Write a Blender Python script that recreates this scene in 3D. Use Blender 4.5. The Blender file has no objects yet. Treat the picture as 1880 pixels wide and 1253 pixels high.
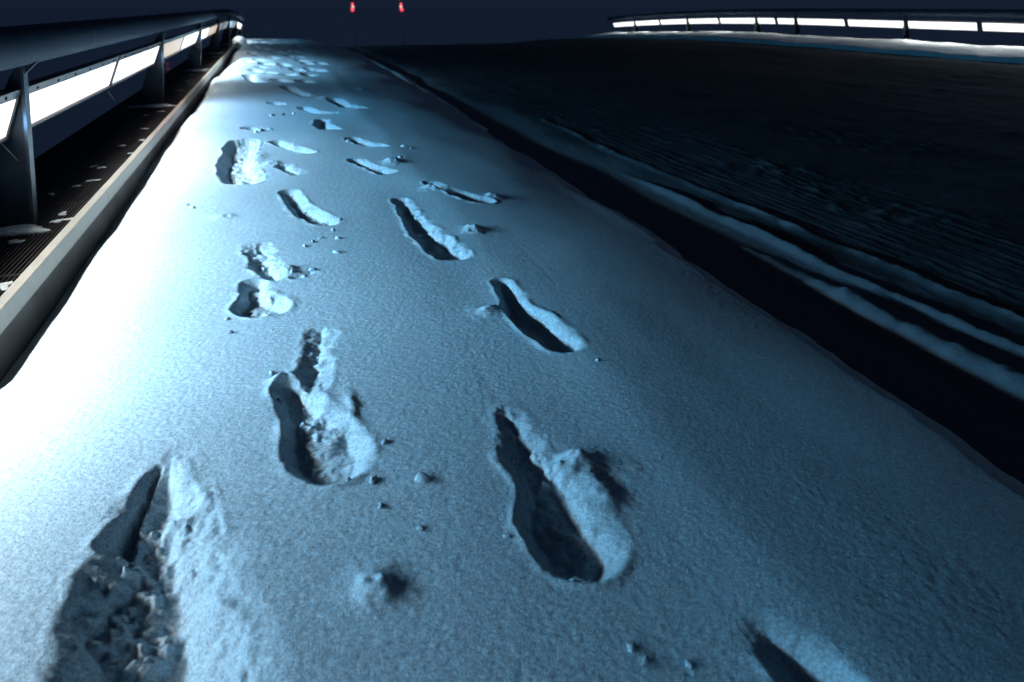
import bpy, math, random
import numpy as np

# ------------------------------------------------------------------ camera, world, exposure
S = bpy.context.scene
C = S.collection
FPX, PITCH, YAW, EYE = 1253.0, math.radians(26.17), math.radians(17.7), 1.0
cd = bpy.data.cameras.new('camera'); cam = bpy.data.objects.new('camera', cd); C.objects.link(cam)
cam.location = (0, 0, EYE); cam.rotation_euler = (math.pi/2 - PITCH, 0, -YAW)
cd.sensor_width = 36; cd.lens = 24; cd.clip_start = 0.02; cd.clip_end = 5000
cd.dof.use_dof = True; cd.dof.focus_distance = 2.3; cd.dof.aperture_fstop = 3.2
S.camera = cam
w = bpy.data.worlds.new('World'); S.world = w; w.use_nodes = True
bg = w.node_tree.nodes['Background']; bg.inputs[0].default_value = (0.0070, 0.0130, 0.0275, 1); bg.inputs[1].default_value = 1.0
S.view_settings.view_transform = 'Standard'; S.view_settings.look = 'None'
S.view_settings.exposure = 0; S.view_settings.gamma = 1

# strengths of the strip lights and the added blue fill (used in the railing builder)
PANEL_GLOW = 1.5          # diffuser face
DOWN_W, FILL_W = 37.0, 43.0  # watts per 2.5 m fixture: downward white LEDs, added blue fill tinting the far snow
DOWN_COL, FILL_COL = (1.0, 0.90, 0.78), (0.0, 0.52, 0.98)

rng = np.random.default_rng(7); random.seed(7)

# ------------------------------------------------------------------ helpers
def tag(o, label=None, cat=None, group=None, kind=None):
    if label: o['label'] = label
    if cat: o['category'] = cat
    if group: o['group'] = group
    if kind: o['kind'] = kind
    return o

def empty(name, loc=(0, 0, 0)):
    o = bpy.data.objects.new(name, None); C.objects.link(o); o.location = loc; o.empty_display_size = .1
    return o

def crest(y):
    y = np.asarray(y, float)
    q = np.clip(y - 20, 0, 28)
    return -.0017*q*q - .0952*np.clip(y - 48, 0, None)

class MB:
    def __init__(s): s.v = []; s.f = []
    def prism(s, prof, y0, y1, n=1, bend=True):
        """closed (x,z) profile swept along Y following the crest of the bridge"""
        k = len(prof); b = len(s.v)
        for i in range(n + 1):
            y = y0 + (y1 - y0)*i/n; c = float(crest(y)) if bend else 0
            s.v += [(x, y, z + c) for x, z in prof]
        for i in range(n):
            for j in range(k):
                a, d = b + i*k + j, b + i*k + (j + 1) % k
                s.f.append((a, d, d + k, a + k))
        s.f.append(tuple(b + j for j in reversed(range(k)))); s.f.append(tuple(b + n*k + j for j in range(k)))
        return s
    def box(s, x0, x1, y0, y1, z0, z1, bend=True):
        return s.prism([(x0, z0), (x1, z0), (x1, z1), (x0, z1)], y0, y1, 1, bend)
    def tube(s, pts, r, k=10):
        b = len(s.v); pts = [np.array(p, float) for p in pts]; n = len(pts)
        for i, p in enumerate(pts):
            t = pts[min(i + 1, n - 1)] - pts[max(i - 1, 0)]; t /= np.linalg.norm(t)
            u = np.cross(t, (0, 0, 1.) if abs(t[2]) < .9 else (1., 0, 0)); u /= np.linalg.norm(u); v = np.cross(u, t)
            rr = r[i] if hasattr(r, '__len__') else r
            s.v += [tuple(p + rr*(math.cos(a)*u + math.sin(a)*v)) for a in [2*math.pi*j/k for j in range(k)]]
        for i in range(n - 1):
            for j in range(k):
                a, d = b + i*k + j, b + i*k + (j + 1) % k
                s.f.append((a, d, d + k, a + k))
        s.f.append(tuple(b + j for j in reversed(range(k)))); s.f.append(tuple(b + (n - 1)*k + j for j in range(k)))
        return s
    def build(s, name, m, parent=None, smooth=False):
        me = bpy.data.meshes.new(name); me.from_pydata(s.v, [], s.f)
        import bmesh
        bm = bmesh.new(); bm.from_mesh(me); bmesh.ops.recalc_face_normals(bm, faces=bm.faces); bm.to_mesh(me); bm.free()
        me.materials.append(m)
        if smooth: me.polygons.foreach_set('use_smooth', [True]*len(me.polygons))
        o = bpy.data.objects.new(name, me); C.objects.link(o)
        if parent: o.parent = parent
        return o

def grid_mesh(name, X, Y, Z, m):
    """X,Y,Z arrays (rows, cols) -> smooth grid"""
    r, c = X.shape
    co = np.stack([X, Y, Z], -1).astype(np.float32).reshape(-1)
    idx = np.arange(r*c).reshape(r, c)
    q = np.stack([idx[:-1, :-1], idx[:-1, 1:], idx[1:, 1:], idx[1:, :-1]], -1).reshape(-1).astype(np.int32)
    me = bpy.data.meshes.new(name); n = len(q)//4
    me.vertices.add(r*c); me.vertices.foreach_set('co', co)
    me.loops.add(len(q)); me.loops.foreach_set('vertex_index', q)
    me.polygons.add(n); me.polygons.foreach_set('loop_start', np.arange(0, len(q), 4, dtype=np.int32))
    me.polygons.foreach_set('use_smooth', np.ones(n, bool))
    me.update(calc_edges=True); me.materials.append(m)
    o = bpy.data.objects.new(name, me); C.objects.link(o)
    return o

def hashf(ix, iy, seed):
    h = (ix.astype(np.int64)*374761393 + iy.astype(np.int64)*668265263 + seed*1442695041) & 0xffffffff
    h = ((h ^ (h >> 13))*1274126177) & 0xffffffff
    h = ((h ^ (h >> 16))*2246822519) & 0xffffffff
    return ((h ^ (h >> 15)) & 0xffff)/32767.5 - 1

def noise(x, y, sc, seed=0):
    """value noise in [-1,1], feature size sc (metres)"""
    x = x/sc; y = y/sc; ix = np.floor(x); iy = np.floor(y); fx = x - ix; fy = y - iy
    fx = fx*fx*fx*(fx*(fx*6 - 15) + 10); fy = fy*fy*fy*(fy*(fy*6 - 15) + 10)
    a = hashf(ix, iy, seed); b = hashf(ix + 1, iy, seed); c = hashf(ix, iy + 1, seed); d = hashf(ix + 1, iy + 1, seed)
    return (a*(1 - fx) + b*fx)*(1 - fy) + (c*(1 - fx) + d*fx)*fy

def fbm(x, y, sc, octv, seed=0, gain=.5):
    s = 0; a = 1
    for i in range(octv):
        ca, sa = math.cos(i*1.1), math.sin(i*1.1)
        s = s + a*noise(x*ca - y*sa + 13.7*i, x*sa + y*ca + 5.1*i, sc/2**i, seed + i); a *= gain
    return s

def sstep(a, b, x):
    t = np.clip((x - a)/(b - a), 0, 1); return t*t*(3 - 2*t)

def img2ground(px, py, z=0.0):
    """where a point of the walk stands, read off the survey photo of the place (1880 x 1253)"""
    x, y = px - 940, py - 626.5
    yd = y*math.cos(PITCH) + FPX*math.sin(PITCH); zf = FPX*math.cos(PITCH) - y*math.sin(PITCH)
    c, s = math.cos(YAW), math.sin(YAW)
    X = x*c + zf*s; Y = -x*s + zf*c
    k = (EYE - z)/yd
    return X*k, Y*k

# ------------------------------------------------------------------ materials
def mat(name, col, rough=.5, metal=0., spec=.5):
    m = bpy.data.materials.new(name); m.use_nodes = True
    p = m.node_tree.nodes['Principled BSDF']
    p.inputs['Base Color'].default_value = (*col, 1); p.inputs['Roughness'].default_value = rough
    p.inputs['Metallic'].default_value = metal; p.inputs['Specular IOR Level'].default_value = spec
    return m
def nd(m, t, **kw):
    n = m.node_tree.nodes.new(t)
    for k, v in kw.items(): setattr(n, k, v)
    return n
def vary(m, c0, c1, scale, lo=.35, hi=.65, bump=0., bscale=None, dist=.002, rough=None):
    """noise mix of two colours plus fine bump"""
    nt = m.node_tree; L = nt.links; p = nt.nodes['Principled BSDF']
    tc = nd(m, 'ShaderNodeTexCoord'); n = nd(m, 'ShaderNodeTexNoise'); n.inputs['Scale'].default_value = scale; n.inputs['Detail'].default_value = 6
    L.new(tc.outputs['Object'], n.inputs['Vector'])
    r = nd(m, 'ShaderNodeValToRGB'); r.color_ramp.elements[0].position = lo; r.color_ramp.elements[1].position = hi
    r.color_ramp.elements[0].color = (*c0, 1); r.color_ramp.elements[1].color = (*c1, 1)
    L.new(n.outputs['Fac'], r.inputs['Fac']); L.new(r.outputs['Color'], p.inputs['Base Color'])
    if rough:
        mr = nd(m, 'ShaderNodeMapRange'); mr.inputs['To Min'].default_value = rough[0]; mr.inputs['To Max'].default_value = rough[1]
        L.new(n.outputs['Fac'], mr.inputs['Value']); L.new(mr.outputs['Result'], p.inputs['Roughness'])
    if bump:
        n2 = nd(m, 'ShaderNodeTexNoise'); n2.inputs['Scale'].default_value = bscale; n2.inputs['Detail'].default_value = 3
        L.new(tc.outputs['Object'], n2.inputs['Vector'])
        b = nd(m, 'ShaderNodeBump'); b.inputs['Strength'].default_value = bump; b.inputs['Distance'].default_value = dist
        L.new(n2.outputs['Fac'], b.inputs['Height']); L.new(b.outputs['Normal'], p.inputs['Normal'])
    return m

M = {}
M['snow'] = vary(mat('snow', (.8, .88, .95), .55, 0, .35), (.37, .46, .51), (.41, .50, .55), 1.3, bump=.6, bscale=300, dist=.003)
sp = M['snow'].node_tree.nodes['Principled BSDF']
nt = M['snow'].node_tree; src = sp.inputs['Base Color'].links[0].from_socket
tc = nd(M['snow'], 'ShaderNodeTexCoord'); mixes = src
for sc_, a0, a1 in ((150, .62, 1.38), (60, .94, 1.06)):
    n_ = nd(M['snow'], 'ShaderNodeTexNoise'); n_.inputs['Scale'].default_value = sc_; n_.inputs['Detail'].default_value = 2; n_.inputs['Roughness'].default_value = .7
    nt.links.new(tc.outputs['Object'], n_.inputs['Vector'])
    mr = nd(M['snow'], 'ShaderNodeMapRange'); mr.inputs['From Min'].default_value = .3; mr.inputs['From Max'].default_value = .7; mr.inputs['To Min'].default_value = a0; mr.inputs['To Max'].default_value = a1
    nt.links.new(n_.outputs['Fac'], mr.inputs['Value'])
    vm = nd(M['snow'], 'ShaderNodeVectorMath', operation='SCALE'); nt.links.new(mixes, vm.inputs[0]); nt.links.new(mr.outputs['Result'], vm.inputs['Scale'])
    mixes = vm.outputs['Vector']
nt.links.new(mixes, sp.inputs['Base Color'])
M['road'] = vary(mat('packed_snow', (.3, .33, .38), .7, 0, .3), (.014, .017, .021), (.034, .040, .047), 2.2, .42, .70, bump=.5, bscale=90, dist=.006)
rp = M['road'].node_tree.nodes['Principled BSDF']; rs = rp.inputs['Base Color'].links[0].from_socket
an = nd(M['road'], 'ShaderNodeAttribute', attribute_name='snow_and_shade_lift')
mx = nd(M['road'], 'ShaderNodeMix', data_type='RGBA'); M['road'].node_tree.links.new(an.outputs['Fac'], mx.inputs['Factor'])
M['road'].node_tree.links.new(rs, mx.inputs['A']); mx.inputs['B'].default_value = (.085, .10, .118, 1)
M['road'].node_tree.links.new(mx.outputs['Result'], rp.inputs['Base Color'])
M['steel'] = vary(mat('painted_railing_steel', (.06, .08, .1), .42, .35), (.022, .036, .054), (.036, .054, .076), 9, rough=(.32, .55), bump=.1, bscale=120, dist=.001)
M['rail'] = vary(mat('handrail_paint', (.03, .045, .07), .55, .0, .35), (.022, .036, .06), (.036, .055, .085), 9, rough=(.65, .9), bump=.1, bscale=90, dist=.001)
M['kerb'] = vary(mat('painted_kerb_steel', (.6, .62, .62), .45, .0), (.14, .155, .155), (.18, .195, .19), 14, rough=(.35, .6), bump=.15, bscale=80, dist=.001)
M['grate'] = vary(mat('grating_steel', (.2, .17, .18), .5, .5), (.018, .018, .024), (.036, .033, .042), 20, rough=(.4, .7))
M['deck'] = vary(mat('deck_steel', (.05, .055, .065), .8), (.04, .045, .05), (.07, .075, .085), 3)
M['housing'] = vary(mat('fixture_housing', (.35, .34, .36), .45, .5), (.06, .058, .062), (.10, .095, .10), 25, rough=(.35, .55))
M['ground'] = vary(mat('far_ground', (.8, .85, .9), .9, 0, .1), (.75, .82, .9), (.85, .9, .95), .05)
M['bolt'] = mat('bolt_dark', (.12, .12, .13), .4, .8)
M['pole'] = vary(mat('pale_pole', (.7, .7, .72), .6), (.62, .64, .66), (.75, .76, .78), 4)
M['black'] = mat('signal_black', (.03, .03, .035), .5)

def emit(name, col, strength):
    m = bpy.data.materials.new(name); m.use_nodes = True; nt = m.node_tree
    p = nt.nodes['Principled BSDF']; p.inputs['Base Color'].default_value = (.8, .8, .8, 1)
    p.inputs['Emission Color'].default_value = (*col, 1); p.inputs['Emission Strength'].default_value = strength
    return m
M['lit'] = emit('diffuser_lit', (1, .985, .98), PANEL_GLOW)
M['lit_half'] = emit('diffuser_half', (1, .97, .95), 1.2)
M['lit_warm'] = emit('diffuser_warm_dim', (.70, .56, .42), .92)
M['lit_grey'] = emit('diffuser_grey_dim', (.30, .31, .33), .6)
M['lit_cyan'] = emit('diffuser_cyan', (.45, .85, 1.0), 1.0)
M['red'] = emit('red_lens', (1.0, .08, .13), 1.3); M['red_hot'] = emit('red_lens_bright', (1.0, .45, .42), 1.1)
M['red_dim'] = emit('red_lens_dim', (.12, .012, .02), .6)

# ------------------------------------------------------------------ ground far below, bridge deck
g = MB(); g.v = [(-3000, -3000, -7), (3000, -3000, -7), (3000, 3000, -7), (-3000, 3000, -7)]; g.f = [(0, 1, 2, 3)]
tag(g.build('ground', M['ground']), kind='structure')
tag(MB().prism([(-2.0, -.9), (17.9, -.9), (17.9, -.17), (14.9, -.17), (14.9, -.42), (1.9, -.42), (1.9, -.40), (-1.153, -.40), (-1.153, -.17), (-2.0, -.17)], -6, 90, 48).build('bridge_deck', M['deck']), kind='structure')

# ------------------------------------------------------------------ snow on the pavement (footprints pressed into it)
def rows(spec):
    ys = []; y = spec[0]
    while y < spec[1]:
        ys.append(y)
        if y < .25: y += .05
        elif y < 2.2: y += .0034
        else: y += .0034*(y/2.2)**1.75
    return np.array(ys)
ys = rows((-5.5, 62))
u = np.linspace(0, 1, 760)
xs = np.interp(u, [0, .07, .80, 1.0], [-1.089, -.93, 1.25, 2.75])
X, Y = np.meshgrid(xs, ys)
kY = np.array([-6, .91, 1.55, 3, 4.85, 7.7, 12.4, 17, 26, 60]); kX = np.array([1.5, 1.59, 1.65, 1.72, 1.80, 1.89, 2.08, 2.12, 1.95, 1.9])
edge = 1.10*np.interp(ys, kY, kX)[:, None] + .04*noise(X*0, Y, .9, 3) + .026*noise(X, Y, .27, 4) + .014*noise(X, Y, .09, 5) + .007*noise(X, Y, .04, 6)
# broad shape: scoured trough along the kerb, crown, rollover to the road
tw = .13 + .05*noise(X*0, Y, 1.7, 11) + .025*noise(X*0, Y, .6, 12)
tw = np.where(Y > 7, tw + .06*np.clip(noise(X*0, Y, 2.6, 14), 0, 1), tw)
td = .185 + .03*noise(X*0, Y, 2.3, 13)
Zs = -td*(1 - sstep(-.15, 1, (X + 1.09)/(tw*2.4)))
Zs += -.010*sstep(-.1, .9, X) - .12*np.clip((X - .8)/.95, 0, 1.4)**1.6 + .012*np.exp(-((X + .62)/.3)**2)
Zs += .012*fbm(X, Y, 1.1, 2, 21) + .0045*noise(X, Y*.35, .33, 25)*sstep(-.6, .2, X)
Zs += .006*np.exp(-((X - .78 - .05*noise(X*0, Y, .8, 27))/.13)**2)
d = np.clip(X - (edge - .09), 0, None)
Zs += -np.where(d < .2, d*d/.40, .10 + (d - .2)*1.0)
Zs += .010*np.clip(fbm(X, Y, .08, 3, 33), -.3, 1)*sstep(-.02, .12, X - edge)
Zs = np.maximum(Zs, -.36)

def polydist(pts, hw, dp, x, y):
    best = np.full(x.shape, 9.); bh = np.zeros(x.shape); bd = np.zeros(x.shape); sg = np.zeros(x.shape); tt = np.zeros(x.shape)
    n = len(pts) - 1
    for i in range(n):
        ax, ay = pts[i]; bx, by = pts[i + 1]; dx, dy = bx - ax, by - ay; l2 = dx*dx + dy*dy + 1e-9
        t = np.clip(((x - ax)*dx + (y - ay)*dy)/l2, 0, 1)
        h = hw[i] + (hw[i + 1] - hw[i])*t
        dd = np.hypot(x - ax - t*dx, y - ay - t*dy) - h
        m = dd < best
        best = np.where(m, dd, best); bh = np.where(m, h, bh); bd = np.where(m, dp[i] + (dp[i + 1] - dp[i])*t, bd); tt = np.where(m, (i + t)/n, tt)
    return best, bh, bd, tt

PRINTS = []   # (image polyline far->near, half widths m, depths m, wall m, roughness)
def P(pl, hw, dp, wall=.018, rough=1.0, k=.66): PRINTS.append((pl, [h_*1.12 for h_ in hw], [d_*k for d_ in dp], wall, rough))
# the trail of deep near prints
P([(590, 612), (583, 655), (572, 705)], [.035, .045, .04], [.022, .04, .05], .03, 1.6)
P([(533, 716), (565, 762), (592, 800), (606, 842)], [.042, .048, .080, .086], [.062, .055, .052, .056], .016, .8)
P([(930, 757), (950, 800), (985, 850)], [.03, .045, .05], [.018, .045, .06], .03, 1.5)
P([(992, 862), (1012, 905), (1035, 960), (1066, 1005)], [.045, .055, .075, .07], [.055, .058, .062, .064], .018, .8)
P([(924, 518), (948, 563), (1030, 626)], [.028, .048, .052], [.06, .095, .095], .018, .6)
P([(474, 455), (486, 485), (505, 512)], [.05, .05, .03], [.03, .045, .04], .03, 1.8)
P([(468, 525), (470, 548), (484, 566)], [.035, .06, .085], [.055, .06, .055], .016, .9)
P([(737, 365), (768, 412), (826, 462)], [.035, .06, .07], [.04, .07, .08], .022, 1.3)
P([(788, 334), (832, 350), (884, 363)], [.03, .05, .06], [.04, .07, .07], .02, .8)
P([(530, 350), (553, 382), (598, 408)], [.045, .06, .055], [.05, .07, .06], .02, .8)
P([(450, 262), (432, 296), (447, 330)], [.10, .12, .10], [.08, .10, .085], .035, 1.2)
P([(650, 292), (680, 304), (708, 313)], [.04, .05, .05], [.05, .07, .05], .022, .9, .95)
P([(507, 262), (530, 270), (566, 279)], [.05, .06, .05], [.06, .07, .05], .025, .9, .95)
P([(648, 254), (668, 262), (700, 268)], [.05, .06, .05], [.05, .07, .05], .025, .9, .95)
P([(592, 219), (590, 228), (606, 236)], [.05, .07, .08], [.05, .08, .08], .03, .9, .95)
P([(612, 182), (636, 194), (660, 197)], [.06, .08, .07], [.06, .09, .06], .03, .9, .95)
P([(556, 196), (580, 204), (608, 206)], [.05, .07, .06], [.05, .08, .06], .03, .9, .95)
P([(526, 161), (545, 170), (562, 176)], [.07, .08, .07], [.06, .09, .06], .03, .9, .95)
P([(456, 139), (464, 149), (480, 152)], [.08, .09, .07], [.09, .1, .08], .035, .9, .95)
P([(509, 147), (530, 151)], [.08, .07], [.08, .06], .035, .9, .95)
P([(504, 189), (512, 191)], [.07, .06], [.08, .06], .03, 1, .95)
P([(460, 237), (470, 240)], [.06, .05], [.07, .05], .03, 1.4, .95)
for px, py in [(568, 139), (480, 124), (547, 128), (568, 126), (566, 117), (590, 117), (535, 104), (500, 107), (457, 114), (478, 112),
               (464, 99), (531, 94), (536, 70), (520, 73), (483, 76), (497, 80), (548, 105), (514, 84), (560, 150), (470, 131), (512, 97), (505, 68), (490, 118), (522, 119), (545, 95), (475, 104), (550, 84), (487, 90), (526, 82), (585, 128), (495, 134), (530, 138), (555, 112), (470, 87)]:
    k = random.uniform(.8, 1.25)
    P([(px - 5*k, py - 1.2), (px + 5*k, py + 1.2)], [.08*k, .07*k], [.11, .09], .035, .6, 1.1)
# the big ploughed trail at the near left, the one at the near right, drag lines
P([(318, 838), (292, 940), (278, 1060), (268, 1330)], [.012, .060, .105, .13], [.012, .062, .10, .115], .045, 1.3, 1.0)
P([(296, 862), (248, 950), (225, 1000)], [.006, .020, .03], [.03, .075, .08], .022, .7, 1.0)
P([(335, 835), (360, 930), (375, 1010)], [.02, .03, .03], [.010, .016, .02], .05, 1.2, 1.0)
P([(1412, 1155), (1452, 1200), (1505, 1250), (1570, 1320)], [.025, .04, .05, .055], [.03, .06, .085, .09], .03, .2)
P([(862, 632), (890, 690), (920, 745)], [.006, .008, .010], [.003, .004, .005], .05, .2)
P([(955, 445), (1000, 490), (1020, 520)], [.01, .012, .008], [.003, .004, .003], .06, .2)
P([(1118, 848), (1140, 852)], [.012, .015], [.012, .012], .03, 1.0)
P([(548, 512), (572, 505)], [.022, .02], [.03, .022], .025, 1.4)
P([(523, 305), (545, 318)], [.05, .035], [.04, .03], .03, 1.5)

dig = np.zeros_like(Zs); rim = np.zeros_like(Zs); rough = np.zeros_like(Zs)
for pl, hw, dp, wall, rg in PRINTS:
    pts = [img2ground(*p) for p in pl]
    mx = max(hw) + .16
    x0, x1 = min(p[0] for p in pts) - mx, max(p[0] for p in pts) + mx
    y0, y1 = min(p[1] for p in pts) - mx, max(p[1] for p in pts) + mx
    i0, i1 = np.searchsorted(ys, [y0, y1]); j0, j1 = np.searchsorted(xs, [x0, x1])
    if i1 <= i0 + 1 or j1 <= j0 + 1: continue
    sl = (slice(i0, i1), slice(j0, j1)); x, y = X[sl], Y[sl]
    jit = .32*rg*(.014*noise(x, y, .07, 41) + .008*noise(x, y, .025, 42) + .004*noise(x, y, .012, 43))
    s, h, dd, tt = polydist(pts, hw, dp, x, y)
    if len(pl) == 3: s = s + .24*h*np.exp(-((tt - .42)/.17)**2)      # instep narrower than heel and ball
    s = s + jit + .011*noise(x, y, .10, 44)
    lit = .5 if len(pl) == 4 and pl[0][0] > 1300 else np.clip((x - np.interp(y, [p[1] for p in sorted(pts, key=lambda p: p[1])], [p[0] for p in sorted(pts, key=lambda p: p[1])]))/np.maximum(h, .01), 0, 1)
    wl = wall*(1.45 + 1.7*lit)            # the far wall slumps more than the near one
    prof = 1 - sstep(-wl*1.15, wl*.45 + .012, s + .002*noise(x, y, .016, 45)*rg)
    prof = prof*(.80 + .20*prof)
    # floor a little dished, deeper at the near (toe) end
    z = dd*prof*(1 - .10*np.clip(s/np.maximum(h, .01), -1, 0)**2*0)
    dig[sl] = np.maximum(dig[sl], z)
    rim[sl] = np.maximum(rim[sl], np.exp(-((s - .014)/.016)**2)*np.minimum(dd*.20, .011)*(.55 + .6*noise(x, y, .07, 47)))
    rough[sl] = np.maximum(rough[sl], rg*(1 - sstep(-.005, .035, s)))
crumb = .0085*np.clip(fbm(X, Y, .055, 3, 51, .5), -.4, 1.2)
crumb += .0014*noise(X, Y, .018, 58) + .0008*noise(X, Y, .009, 59)
crumb += .003*np.clip(np.abs(fbm(X, Y, .035, 3, 57)) - .25, 0, 1)
Zs += -dig + rim*(1 - np.clip(dig/.03, 0, 1)) + rough*crumb*np.clip(dig/.03 + .15, 0, 1)

# heaps pushed up beside the prints
HEAPS = [(869, 420, .045, .055, .030), (722, 297, .06, .07, .035), (897, 570, .055, .04, .022), (1061, 842, .045, .04, .028), (1100, 890, .03, .07, .016),
         (690, 1078, .045, .05, .022), (530, 703, .05, .03, .024), (645, 745, .018, .07, .012), (795, 345, .07, .05, .026), (650, 196, .1, .1, .02),
         (525, 500, .05, .045, .022), (410, 400, .06, .06, .012), (500, 300, .05, .07, .02), (475, 290, .06, .2, .012), (905, 352, .04, .05, .022), (440, 72, .35, .5, .16),
         (665, 160, .09, .1, .02), (595, 180, .06, .08, .022), (510, 125, .1, .12, .03), (548, 137, .1, .12, .03)]
for px, py, rx, ry, hh in HEAPS:
    cx, cy = img2ground(px, py)
    m = (np.abs(ys - cy) < ry*3)
    if not m.any(): continue
    x, y = X[m], Y[m]
    q = np.hypot((x - cx)/rx, (y - cy)/ry) + .25*noise(x, y, .03, 61)
    Zs[m] += hh*np.exp(-q*q*1.2)*(1 + .22*fbm(x, y, .02, 2, 63))*np.clip(1 - dig[m]/.05, 0, 1)
for px, py, rx, ry, hh in [(1042, 892, .05, .035, .045), (1020, 880, .03, .02, .03), (575, 795, .04, .03, .02), (615, 815, .05, .04, .018), (505, 560, .05, .06, .03), (805, 440, .04, .03, .02), (560, 395, .04, .04, .02),
                           (300, 985, .05, .04, .02), (235, 1095, .06, .05, .03), (330, 1010, .04, .05, .02), (230, 1180, .06, .05, .03), (265, 1200, .04, .03, .03), (250, 1050, .03, .03, .03)]:
    cx, cy = img2ground(px, py, -.05)
    m = (np.abs(ys - cy) < ry*3); x, y = X[m], Y[m]
    q = np.hypot((x - cx)/rx, (y - cy)/ry) + .35*noise(x, y, .025, 65) + .2*noise(x, y, .011, 66)
    Zs[m] += hh*np.exp(-q*q*1.3)*np.clip(dig[m]/.05, 0, 1)*(1 + .3*fbm(x, y, .016, 2, 67))
# sole tread left in one print
cx, cy = img2ground(600, 803); m = (np.abs(ys - cy) < .08); x, y = X[m], Y[m]
Zs[m] += .0018*np.sin((y - .35*x)*2*math.pi/.0135)*np.exp(-(((x - cx)/.05)**4 + ((y - cy)/.035)**4))
# loose grain and crystals
grain = .0003*noise(X, Y, .024, 71) + .0006*noise(X, Y, .0095, 72) + .0004*noise(X, Y, .0062, 73) + .0004*fbm(X, Y, .10, 2, 74)
dense = sstep(.25, .6, noise(X, Y, .35, 75))
grain *= 1 - .5*sstep(.5, 1.2, X)
Zs += grain + .0005*dense*noise(X, Y, .014, 76)
Zs += crest(Y)
tag(grid_mesh('pavement_snow', X, Y, Zs, M['snow']), kind='structure')
def snow_z(x, y):
    i = min(max(np.searchsorted(ys, y), 0), len(ys) - 1); j = min(max(np.searchsorted(xs, x), 0), len(xs) - 1)
    return float(Zs[i, j])

# ------------------------------------------------------------------ road with packed, rutted snow
yr = [-5.5]
while yr[-1] < 88: yr.append(yr[-1] + max(.012, .006*max(yr[-1], 0)**1.3))
yr = np.array(yr)
xr = np.concatenate([np.linspace(1.55, 6.5, 430), np.linspace(6.54, 15.3, 90)])
XR, YR = np.meshgrid(xr, yr)
ZR = -.300 + .012*fbm(XR, YR*.3, .8, 2, 101) + .19*sstep(11, 14.7, XR)
def berm(xc, wdt, hgt, y0, y1, sd):
    global ZR
    c = xc + .03*noise(XR*0, YR, .9, sd) + .012*noise(XR*0, YR, .2, sd + 1)
    a = sstep(y0 - .6, y0 + .3, YR)*(1 - sstep(y1 - 1.2, y1 + .2, YR))
    ZR += hgt*a*(.85 + .35*noise(XR*0, YR, .4, sd + 2))*np.exp(-((XR - c)/wdt)**2)*(1 + .16*fbm(XR, YR, .09, 3, sd + 3))
RB = ZR.copy()
berm(2.47, .085, .072, -3, 3.5, 110)
berm(2.74, .04, .046, -3, 5.4, 120)
berm(3.05, .03, .028, -3, 9, 130)
for k in range(16):
    xc = 3.15 + k*.085
    berm(xc, .016, (.003 + .008*random.random()), -3 + 2*random.random(), 7 + 9*random.random(), 140 + 5*k)
lump = np.clip(fbm(XR, YR, .11, 3, 240) - .15, 0, 1)
ZR += .020*lump*sstep(2.95, 3.4, XR)*(.35 + .65*sstep(-.2, .4, noise(XR, YR*.4, .8, 244)))
ZR += .008*np.clip(fbm(XR, YR*.35, .3, 3, 250), 0, 1)*sstep(3.8, 5, XR)
cover = sstep(.012, .04, ZR - RB + .012*fbm(XR, YR, .12, 3, 270)).astype(np.float32)
cover = np.maximum(cover, 1 - sstep(2.75, 3.05, XR + .15*fbm(XR, YR*.5, .4, 3, 275))).astype(np.float32)  # strip beside the walk painted paler to lift the tone of its shade
ZR += .003*noise(XR, YR, .03, 260)
ZR += crest(YR)
ro = tag(grid_mesh('road', XR, YR, ZR, M['road']), kind='structure')
at = ro.data.attributes.new('snow_and_shade_lift', 'FLOAT', 'POINT'); at.data.foreach_set('value', cover.reshape(-1))

# ------------------------------------------------------------------ snow on the opposite pavement
yo = np.concatenate([np.linspace(-5, 6, 40), np.linspace(6.05, 40, 620), np.linspace(40.5, 88, 60)])
xo = np.linspace(14.2, 17.0, 90)
XO, YO = np.meshgrid(xo, yo)
eo = 14.85 + .12*noise(XO*0, YO, 2.1, 301) + .06*noise(XO*0, YO, .5, 302) + .03*noise(XO*0, YO, .2, 303)
ZO = .0 + .11*sstep(15, 16.8, XO) + .03*fbm(XO, YO, 1.2, 3, 305) + .02*fbm(XO, YO, .25, 3, 309)*(1 - sstep(15, 15.6, XO))
dd = eo + .12 - XO
ZO -= np.where(dd > 0, np.minimum(dd*1.2, .40), 0)
ZO = np.maximum(ZO, -.38) + crest(YO)
tag(grid_mesh('opposite_pavement_snow', XO, YO, ZO, M['snow']), kind='structure')

# ------------------------------------------------------------------ railings with strip lights
MIR = 15.9
def sx(x, side): return x if side < 0 else MIR - x
def area(name, parent, loc, normal, sx_, sy_, watts, col, spread):
    ld = bpy.data.lights.new(name, 'AREA'); ld.shape = 'RECTANGLE'; ld.size = sx_; ld.size_y = sy_
    ld.energy = watts; ld.color = col; ld.spread = math.radians(spread)
    o = bpy.data.objects.new(name, ld); C.objects.link(o); o.location = loc; o.parent = parent
    from mathutils import Vector, Matrix
    z = -Vector(normal).normalized(); x = Vector((0, 1, 0)); y = z.cross(x)
    o.rotation_euler = Matrix((x, y, z)).transposed().to_euler()
    return o

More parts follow.
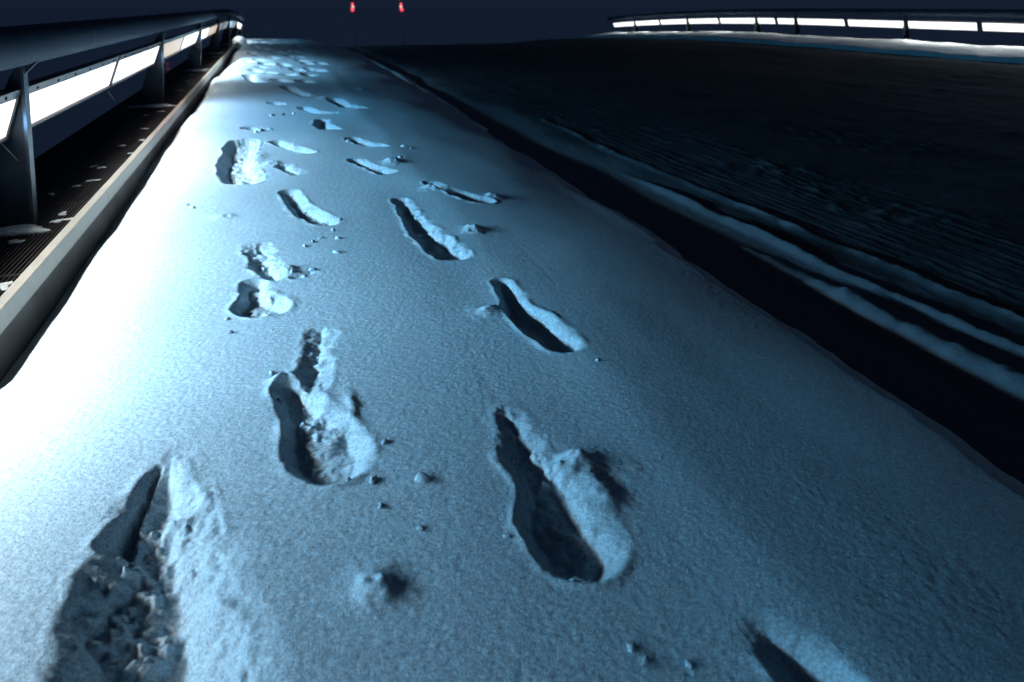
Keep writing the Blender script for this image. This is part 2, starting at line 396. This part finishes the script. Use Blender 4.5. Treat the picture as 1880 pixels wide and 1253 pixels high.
def railing(side, bounds, posts, kinds, label, detail=True):
    f = lambda prof: [(sx(x, side), z) for x, z in prof]
    R = empty('bridge_railing', (0, 0, 0)); tag(R, label, 'railing')
    y0, y1 = min(bounds) - .4, max(bounds) + .35
    # handrail tube with sleeved joints
    n = int((y1 - y0)/.6)
    pts = [(sx(-1.15, side), y0 + (y1 - y0)*i/n, .83 + float(crest(y0 + (y1 - y0)*i/n))) for i in range(n + 1)]
    hr = MB().tube(pts, .085, 28).build('handrail', M['rail'], R, True)
    for p in posts[::2]:
        yy = p + 1.2
        if y0 < yy < y1:
            c = float(crest(yy))
            MB().tube([(sx(-1.15, side), yy - .004, .83 + c), (sx(-1.15, side), yy + .004, .83 + c)], .0862, 28).build('joint', M['bolt'], hr, True)
    for p in posts:
        c = float(crest(p))
        P_ = empty('post', (0, 0, 0)); P_.parent = R
        MB().prism(f([(-1.350, -.16), (-1.336, -.16), (-1.152, .735), (-1.166, .735)]), p - .035, p + .035).build('flange', M['steel'], P_)
        prof = [(-1.352, -.16), (-1.56, -.16), (-1.53, .05), (-1.475, .2), (-1.40, .36), (-1.335, .50), (-1.275, .62), (-1.225, .70), (-1.19, .735), (-1.168, .735)]
        MB().prism(f(prof), p - .006, p + .006).build('web', M['steel'], P_)
        MB().prism(f([(-1.165, .70), (-1.10, .752), (-1.10, .768), (-1.19, .768), (-1.19, .70)]), p - .012, p + .012).build('bracket', M['steel'], P_)
        MB().box(*sorted((sx(-1.60, side), sx(-1.29, side))), p - .09, p + .09, -.17, -.148).build('base_plate', M['steel'], P_)
    # panel frame: local axes along the tilted face
    T = np.array([-1.21, .604]); B = np.array([-1.305, .428]); U = (T - B)/np.linalg.norm(T - B); N = np.array([U[1], -U[0]])
    if N[0] < 0: N = -N
    def q(a, b): v = B + U*a + N*b; return (float(v[0]), float(v[1]))
    Lp = float(np.linalg.norm(T - B))
    for k in range(len(bounds) - 1):
        a, b = bounds[k], bounds[k + 1]
        if a > b: a, b = b, a
        gp = .045 if side < 0 else .085
        ga, gb = a + gp, b - gp
        kd = kinds[k] if k < len(kinds) else 'lit'
        F = empty('light_panel', (0, 0, 0)); F.parent = R
        if kd != 'lit': F['label'] = {'lit_half': 'half bright light panel', 'lit_warm': 'dimmer beige light panel', 'lit_grey': 'dim grey light panel', 'lit_cyan': 'cyan light panel'}[kd]
        nseg = 2
        MB().prism(f([q(-.012, -.008), q(Lp + .012, -.008), q(Lp + .012, -.06), q(-.012, -.06)]), ga - .02, gb + .02, nseg).build('housing', M['housing'], F)
        MB().prism(f([q(-.016, -.0085), q(-.001, -.0085), q(-.001, .008), q(-.016, .008)]), ga - .02, gb + .02, nseg).build('lower_rim', M['housing'], F)
        MB().prism(f([q(Lp + .001, -.0085), q(Lp + .045, -.0085), q(Lp + .045, .006), q(Lp + .001, .006)]), ga - .02, gb + .02, nseg).build('upper_rim', M['housing'], F)
        for ye in (ga - .021, gb + .003):
            MB().prism(f([q(-.001, -.0085), q(Lp + .001, -.0085), q(Lp + .001, .005), q(-.001, .005)]), ye, ye + .018).build('end_rim', M['housing'], F)
        MB().prism(f([q(0, -.0075), q(Lp, -.0075), q(Lp, -.002), q(0, -.002)]), ga, gb, nseg).build('diffuser', M[kd], F)
        if detail and a < 22:
            nb = 6
            for i in range(nb):
                yb = ga + (gb - ga)*(i + .5)/nb; v = B + U*(Lp + .024) + N*.006; c = float(crest(yb))
                v2 = v + N*.008
                MB().tube([(sx(v[0], side), yb, v[1] + c), (sx(v2[0], side), yb, v2[1] + c)], .008, 6).build('bolt', M['bolt'], F)
            v = B - U*.016 - N*.03; c = float(crest(gb))
            MB().tube([(sx(v[0], side), gb - .03, v[1] + c), (sx(v[0] + .02, side), gb - .01, v[1] - .05 + c), (sx(v[0] + .045, side), gb + .02, v[1] - .12 + c)], .0025, 6).build('cable', M['bolt'], F)
        ym = (a + b)/2; c = float(crest(ym)); s_ = -side
        st = {'lit': 1., 'lit_warm': .14, 'lit_grey': .05, 'lit_half': .3, 'lit_cyan': .4}[kd]*(b - a)/2.5
        if side > 0 and 17 < ym < 24: st *= .22
        v = B + U*Lp*.5 + N*.004
        nrm = np.array([N[0], N[1]])
        loc = (sx(v[0], side), ym, v[1] + c)
        dn = np.array([.66, -.75]); 
        dcol = DOWN_COL
        if side < 0 and 6 < ym < 9.5: dcol = (1.0, .72, .60)
        if kd == 'lit_warm': dcol = (1., .8, .62)
        area('downlight', F, (loc[0] + .0*s_, loc[1], loc[2]), (s_*dn[0], 0, dn[1]), gb - ga, .10, DOWN_W*st*(.6 if dcol[1] < .73 or side > 0 else 1), dcol, 99)
        on = np.array([.97, -.24])
        area('blue_fill', F, (loc[0], loc[1], loc[2]), (s_*on[0], 0, on[1]), gb - ga, .10, FILL_W*st*(1 if side < 0 else .06), FILL_COL, 110)  # added blue fill, not a real LED row; cools the snow away from the panels
    return R

bl = [4.05 + 2.5*k for k in range(-4, 13)]
kl = ['lit', 'lit', 'lit_half', 'lit', 'lit', 'lit'] + ['lit_warm', 'lit', 'lit', 'lit_warm', 'lit_grey', 'lit_grey', 'lit_cyan', 'lit_grey', 'lit', 'lit']
railing(-1, bl, [4.05 + 5*k for k in range(-2, 7)], kl, 'grey steel railing with tube handrail and strip lights beside the footprints')
br = [2.5, 4.9, 7.3, 9.7, 12.2, 14.6, 16.95, 19.3, 21.68, 22.75, 23.9, 26.35, 28.75, 31.2, 33.7, 36.2]
railing(1, br, br[::2], ['lit']*30, 'far railing with glowing strip lights on the opposite pavement across the road', False)

# ------------------------------------------------------------------ kerbs
def kerb(side, label):
    f = lambda prof: [(sx(x, side), z) for x, z in prof]
    K = empty('kerb', (0, 0, 0)); tag(K, label, 'kerb')
    y = -5.5
    while y < 60:
        L_ = 5.0
        MB().prism(f([(-1.052, -.035), (-1.052, .025), (-1.056, .030), (-1.096, .030), (-1.100, .025), (-1.100, -.035)]), y + .003, y + L_ - .003, 4).build('kerb_plate', M['kerb'], K)
        MB().prism(f([(-1.0915, -.036), (-1.0985, -.036), (-1.0985, -.165), (-1.152, -.165), (-1.152, -.29), (-1.0915, -.29)]), y + .003, y + L_ - .003, 4).build('kerb_web', M['deck'], K)
        y += L_
kerb(-1, 'pale steel kerb strip between the trodden snow and the grating')
kerb(1, 'pale steel kerb strip along the opposite pavement under the far railing')

# ------------------------------------------------------------------ grating between kerb and railing
y = -5.5; k = 0; L_ = 1.25
while y < 37:
    G = empty('grating_panel', (-1.5, y + L_/2, -.16 + float(crest(y + L_/2))))
    at_post = any(y <= 4.05 + 5*q_ <= y + L_ for q_ in range(-2, 7))
    tag(G, 'dark slotted steel grating panel around the foot of a railing post' if at_post else 'dark slotted steel grating panel between the kerb and the railing, clear of the posts', 'grating', 'grating panels along the lit railing')
    def rel(mb):
        mb.v = [(a + 1.5, b - y - L_/2, c + .16 - float(crest(y + L_/2))) for a, b, c in mb.v]; return mb
    bars = MB()
    nb = 34
    for i in range(nb):
        xb = -1.158 - i*(.65/nb)
        bars.box(xb - .006, xb, y + .012, y + L_ - .012, -.062, -.032)
    for j in range(1, 6): bars.box(-1.80, -1.155, y + L_*j/6 - .004, y + L_*j/6 + .004, -.066, -.042)
    o = rel(bars).build('bearing_bars', M['grate'], G); o['kind'] = 'stuff'
    fr = MB()
    for a, b in ((y + .002, y + .010), (y + L_ - .010, y + L_ - .002)): fr.box(-1.83, -1.1535, a, b, -.168, -.030)
    fr.box(-1.1545, -1.1535, y + .0105, y + L_ - .0105, -.168, -.031); fr.box(-1.83, -1.82, y + .0105, y + L_ - .0105, -.168, -.031)
    rel(fr).build('frame', M['grate'], G)
    y += L_

# ------------------------------------------------------------------ loose snow: patches on the grating, crumbs by the prints
def lump_mesh(name, rx, ry, rz, seed, n=14, rough_=.3):
    v = []; f = []
    r = np.random.default_rng(seed); ph = r.uniform(0, 6.28, 8)
    for i in range(7):
        t = i/6; 
        for j in range(n):
            a = 2*math.pi*j/n
            k = 1 + rough_*(.5*math.sin(2*a + ph[0]) + .35*math.sin(3*a + ph[1]) + .3*math.sin(5*a + ph[2] + 3*t)) + r.uniform(-.12, .12)*rough_
            rad = math.sin(math.pi/2*(1 - t)**.8) if i else 1
            zz = rz*(math.sin(math.pi/2*t))*(1 + r.uniform(-.2, .2)*rough_)
            v.append((rx*rad*k*math.cos(a), ry*rad*k*math.sin(a), zz if i else -rz*.25))
    for i in range(6):
        for j in range(n):
            f.append((i*n + j, i*n + (j + 1) % n, (i + 1)*n + (j + 1) % n, (i + 1)*n + j))
    f.append(tuple(6*n + j for j in range(n)))
    f.append(tuple(reversed(range(n))))
    me = bpy.data.meshes.new(name); me.from_pydata(v, [], f); me.materials.append(M['snow'])
    me.polygons.foreach_set('use_smooth', [True]*len(f))
    return me
def put(name, me, x, y, z, rz=0):
    o = bpy.data.objects.new(name, me); C.objects.link(o); o.location = (x, y, z); o.rotation_euler = (0, 0, rz); return o
pm = [lump_mesh('snow_patch', .045, .025, .0045, s, 16, .9) for s in range(4)]
for i, (px, py, sc) in enumerate([(30, 444, 1.0), (8, 525, 1.1), (115, 405, 1.3), (172, 306, .7), (142, 342, .7), (95, 357, .6), (170, 332, .9), (115, 393, .9), (188, 308, .9),
                              (262, 258, 1.0), (266, 237, .9), (250, 282, .8), (300, 192, 1.5), (295, 205, 1.0), (268, 212, .7), (330, 167, 1.2), (345, 150, 1.0), (350, 138, 1.2), (372, 128, 2.6), (395, 105, 3.0), (225, 268, .8)]):
    x, yy = img2ground(px, py, -.03)
    x = max(min(x, -1.16), -1.78)
    o = put('snow_patch', pm[i % 4], x, yy, -.030 + float(crest(yy)), random.uniform(0, 3)); o.scale = (sc*.8, sc, 1)
    tag(o, 'small thin patch of snow lying on the dark grating', 'snow patch', 'snow patches on the grating')
for p in [4.05 + 5*k for k in range(0, 6)]:
    o = put('snow_drift', lump_mesh('snow_drift', .20, .05, .028, int(p*10), 18, .5), -1.40, p - .10, -.031 + float(crest(p)), .1)
    tag(o, 'low drift of snow heaped at the foot of a railing post', 'snow drift', 'snow drifts at the railing posts')
o = put('snow_mound', lump_mesh('snow_mound', .24, .3, .27, 77, 22, .3), -1.02, 24.6, -.09 + float(crest(24.6)))
tag(o, 'rounded white mound of snow heaped over the far end of the kerb', 'snow mound')
cm = [lump_mesh('snow_crumb', .010, .010, .010, 50 + s, 9, .7) for s in range(5)]
CR = [(700, 932, .6), (772, 972, .7), (640, 885, .6), (685, 885, .8), (707, 815, .7), (560, 455, .7), (575, 447, .6), (590, 440, .7), (620, 440, .9), (618, 467, 1.), (612, 425, .8), (625, 405, .9),
      (418, 590, .6), (425, 615, .6), (540, 505, 1.), (560, 512, .8), (575, 500, .9), (1098, 660, .6), (930, 985, .6), (1160, 1185, .7), (560, 280, .8), (735, 290, .9), (640, 260, 1.), (740, 268, .9), (755, 270, .8),
      (480, 243, 1.2), (470, 246, 1.), (495, 240, 1.2), (500, 212, 1.), (520, 210, 1.1), (540, 208, 1.), (355, 385, .8), (345, 380, .7), (1070, 1050, 1.2), (1085, 1058, .9), (1055, 1060, .9), (500, 690, .8), (510, 730, .9), (1185, 1210, .8), (1265, 1215, .6)]
for i, (px, py, sc) in enumerate(CR):
    x, yy = img2ground(px, py)
    o = put('snow_crumb', cm[i % 5], x, yy, snow_z(x, yy) + .001, random.uniform(0, 6)); s_ = sc*(1 + .12*yy); o.scale = (s_, s_*random.uniform(.7, 1.3), s_)
    tag(o, 'tiny crumb of loose snow kicked out beside the boot prints', 'snow crumb', 'snow crumbs around the boot prints')
x, yy = img2ground(775, 882)
tag(put('snow_ball', lump_mesh('snow_ball', .017, .017, .018, 99, 16, .25), x, yy, snow_z(x, yy) - .002), 'small round ball of snow lying alone between the two deepest boot prints', 'snow ball')

# ------------------------------------------------------------------ red signals far down the road
def signal(X_, Y_, zc, lab, seed):
    gz = -.26 + float(crest(Y_))
    r = empty('red_signal', (X_, Y_, gz)); tag(r, lab, 'signal light', 'red signals down the road')
    H = zc - gz
    MB().tube([(0, 0, -.05), (0, 0, H - .34)], .022, 10).build('pole', M['pole'], r, True)
    MB().box(-.14, .14, .0, .16, H - .34, H + .30, False).build('housing', M['pole'], r)
    for dz, rr, dx, mm in ((.15, .06, .0, 'red'), (.0, .08, .01*seed, 'red_hot'), (-.16, .095, -.03*seed, 'red')):
        MB().tube([(dx, -.001, H + dz), (dx, -.03, H + dz), (dx, -.045, H + dz)], [rr, rr, rr*.6], 14).build('lens', M[mm], r, True)
signal(.1026*45, 45, .94, 'red signal with three stacked lamps at the end of the footprint side', 1)
signal(.1655*45, 45, .94, 'red signal with three stacked lamps towards the middle of the road', -1)
r = empty('marker_lamp', (-5.88, 45, -7)); tag(r, 'faint red marker lamp on a post seen under the railing lights', 'marker lamp')
MB().tube([(0, 0, 0), (0, 0, 4.7)], .05, 8).build('pole', M['pole'], r, True)
for dz in (4.83, 5.08): MB().tube([(0, -.06, dz), (0, .06, dz)], .08, 10).build('lens', M['red_dim'], r, True)
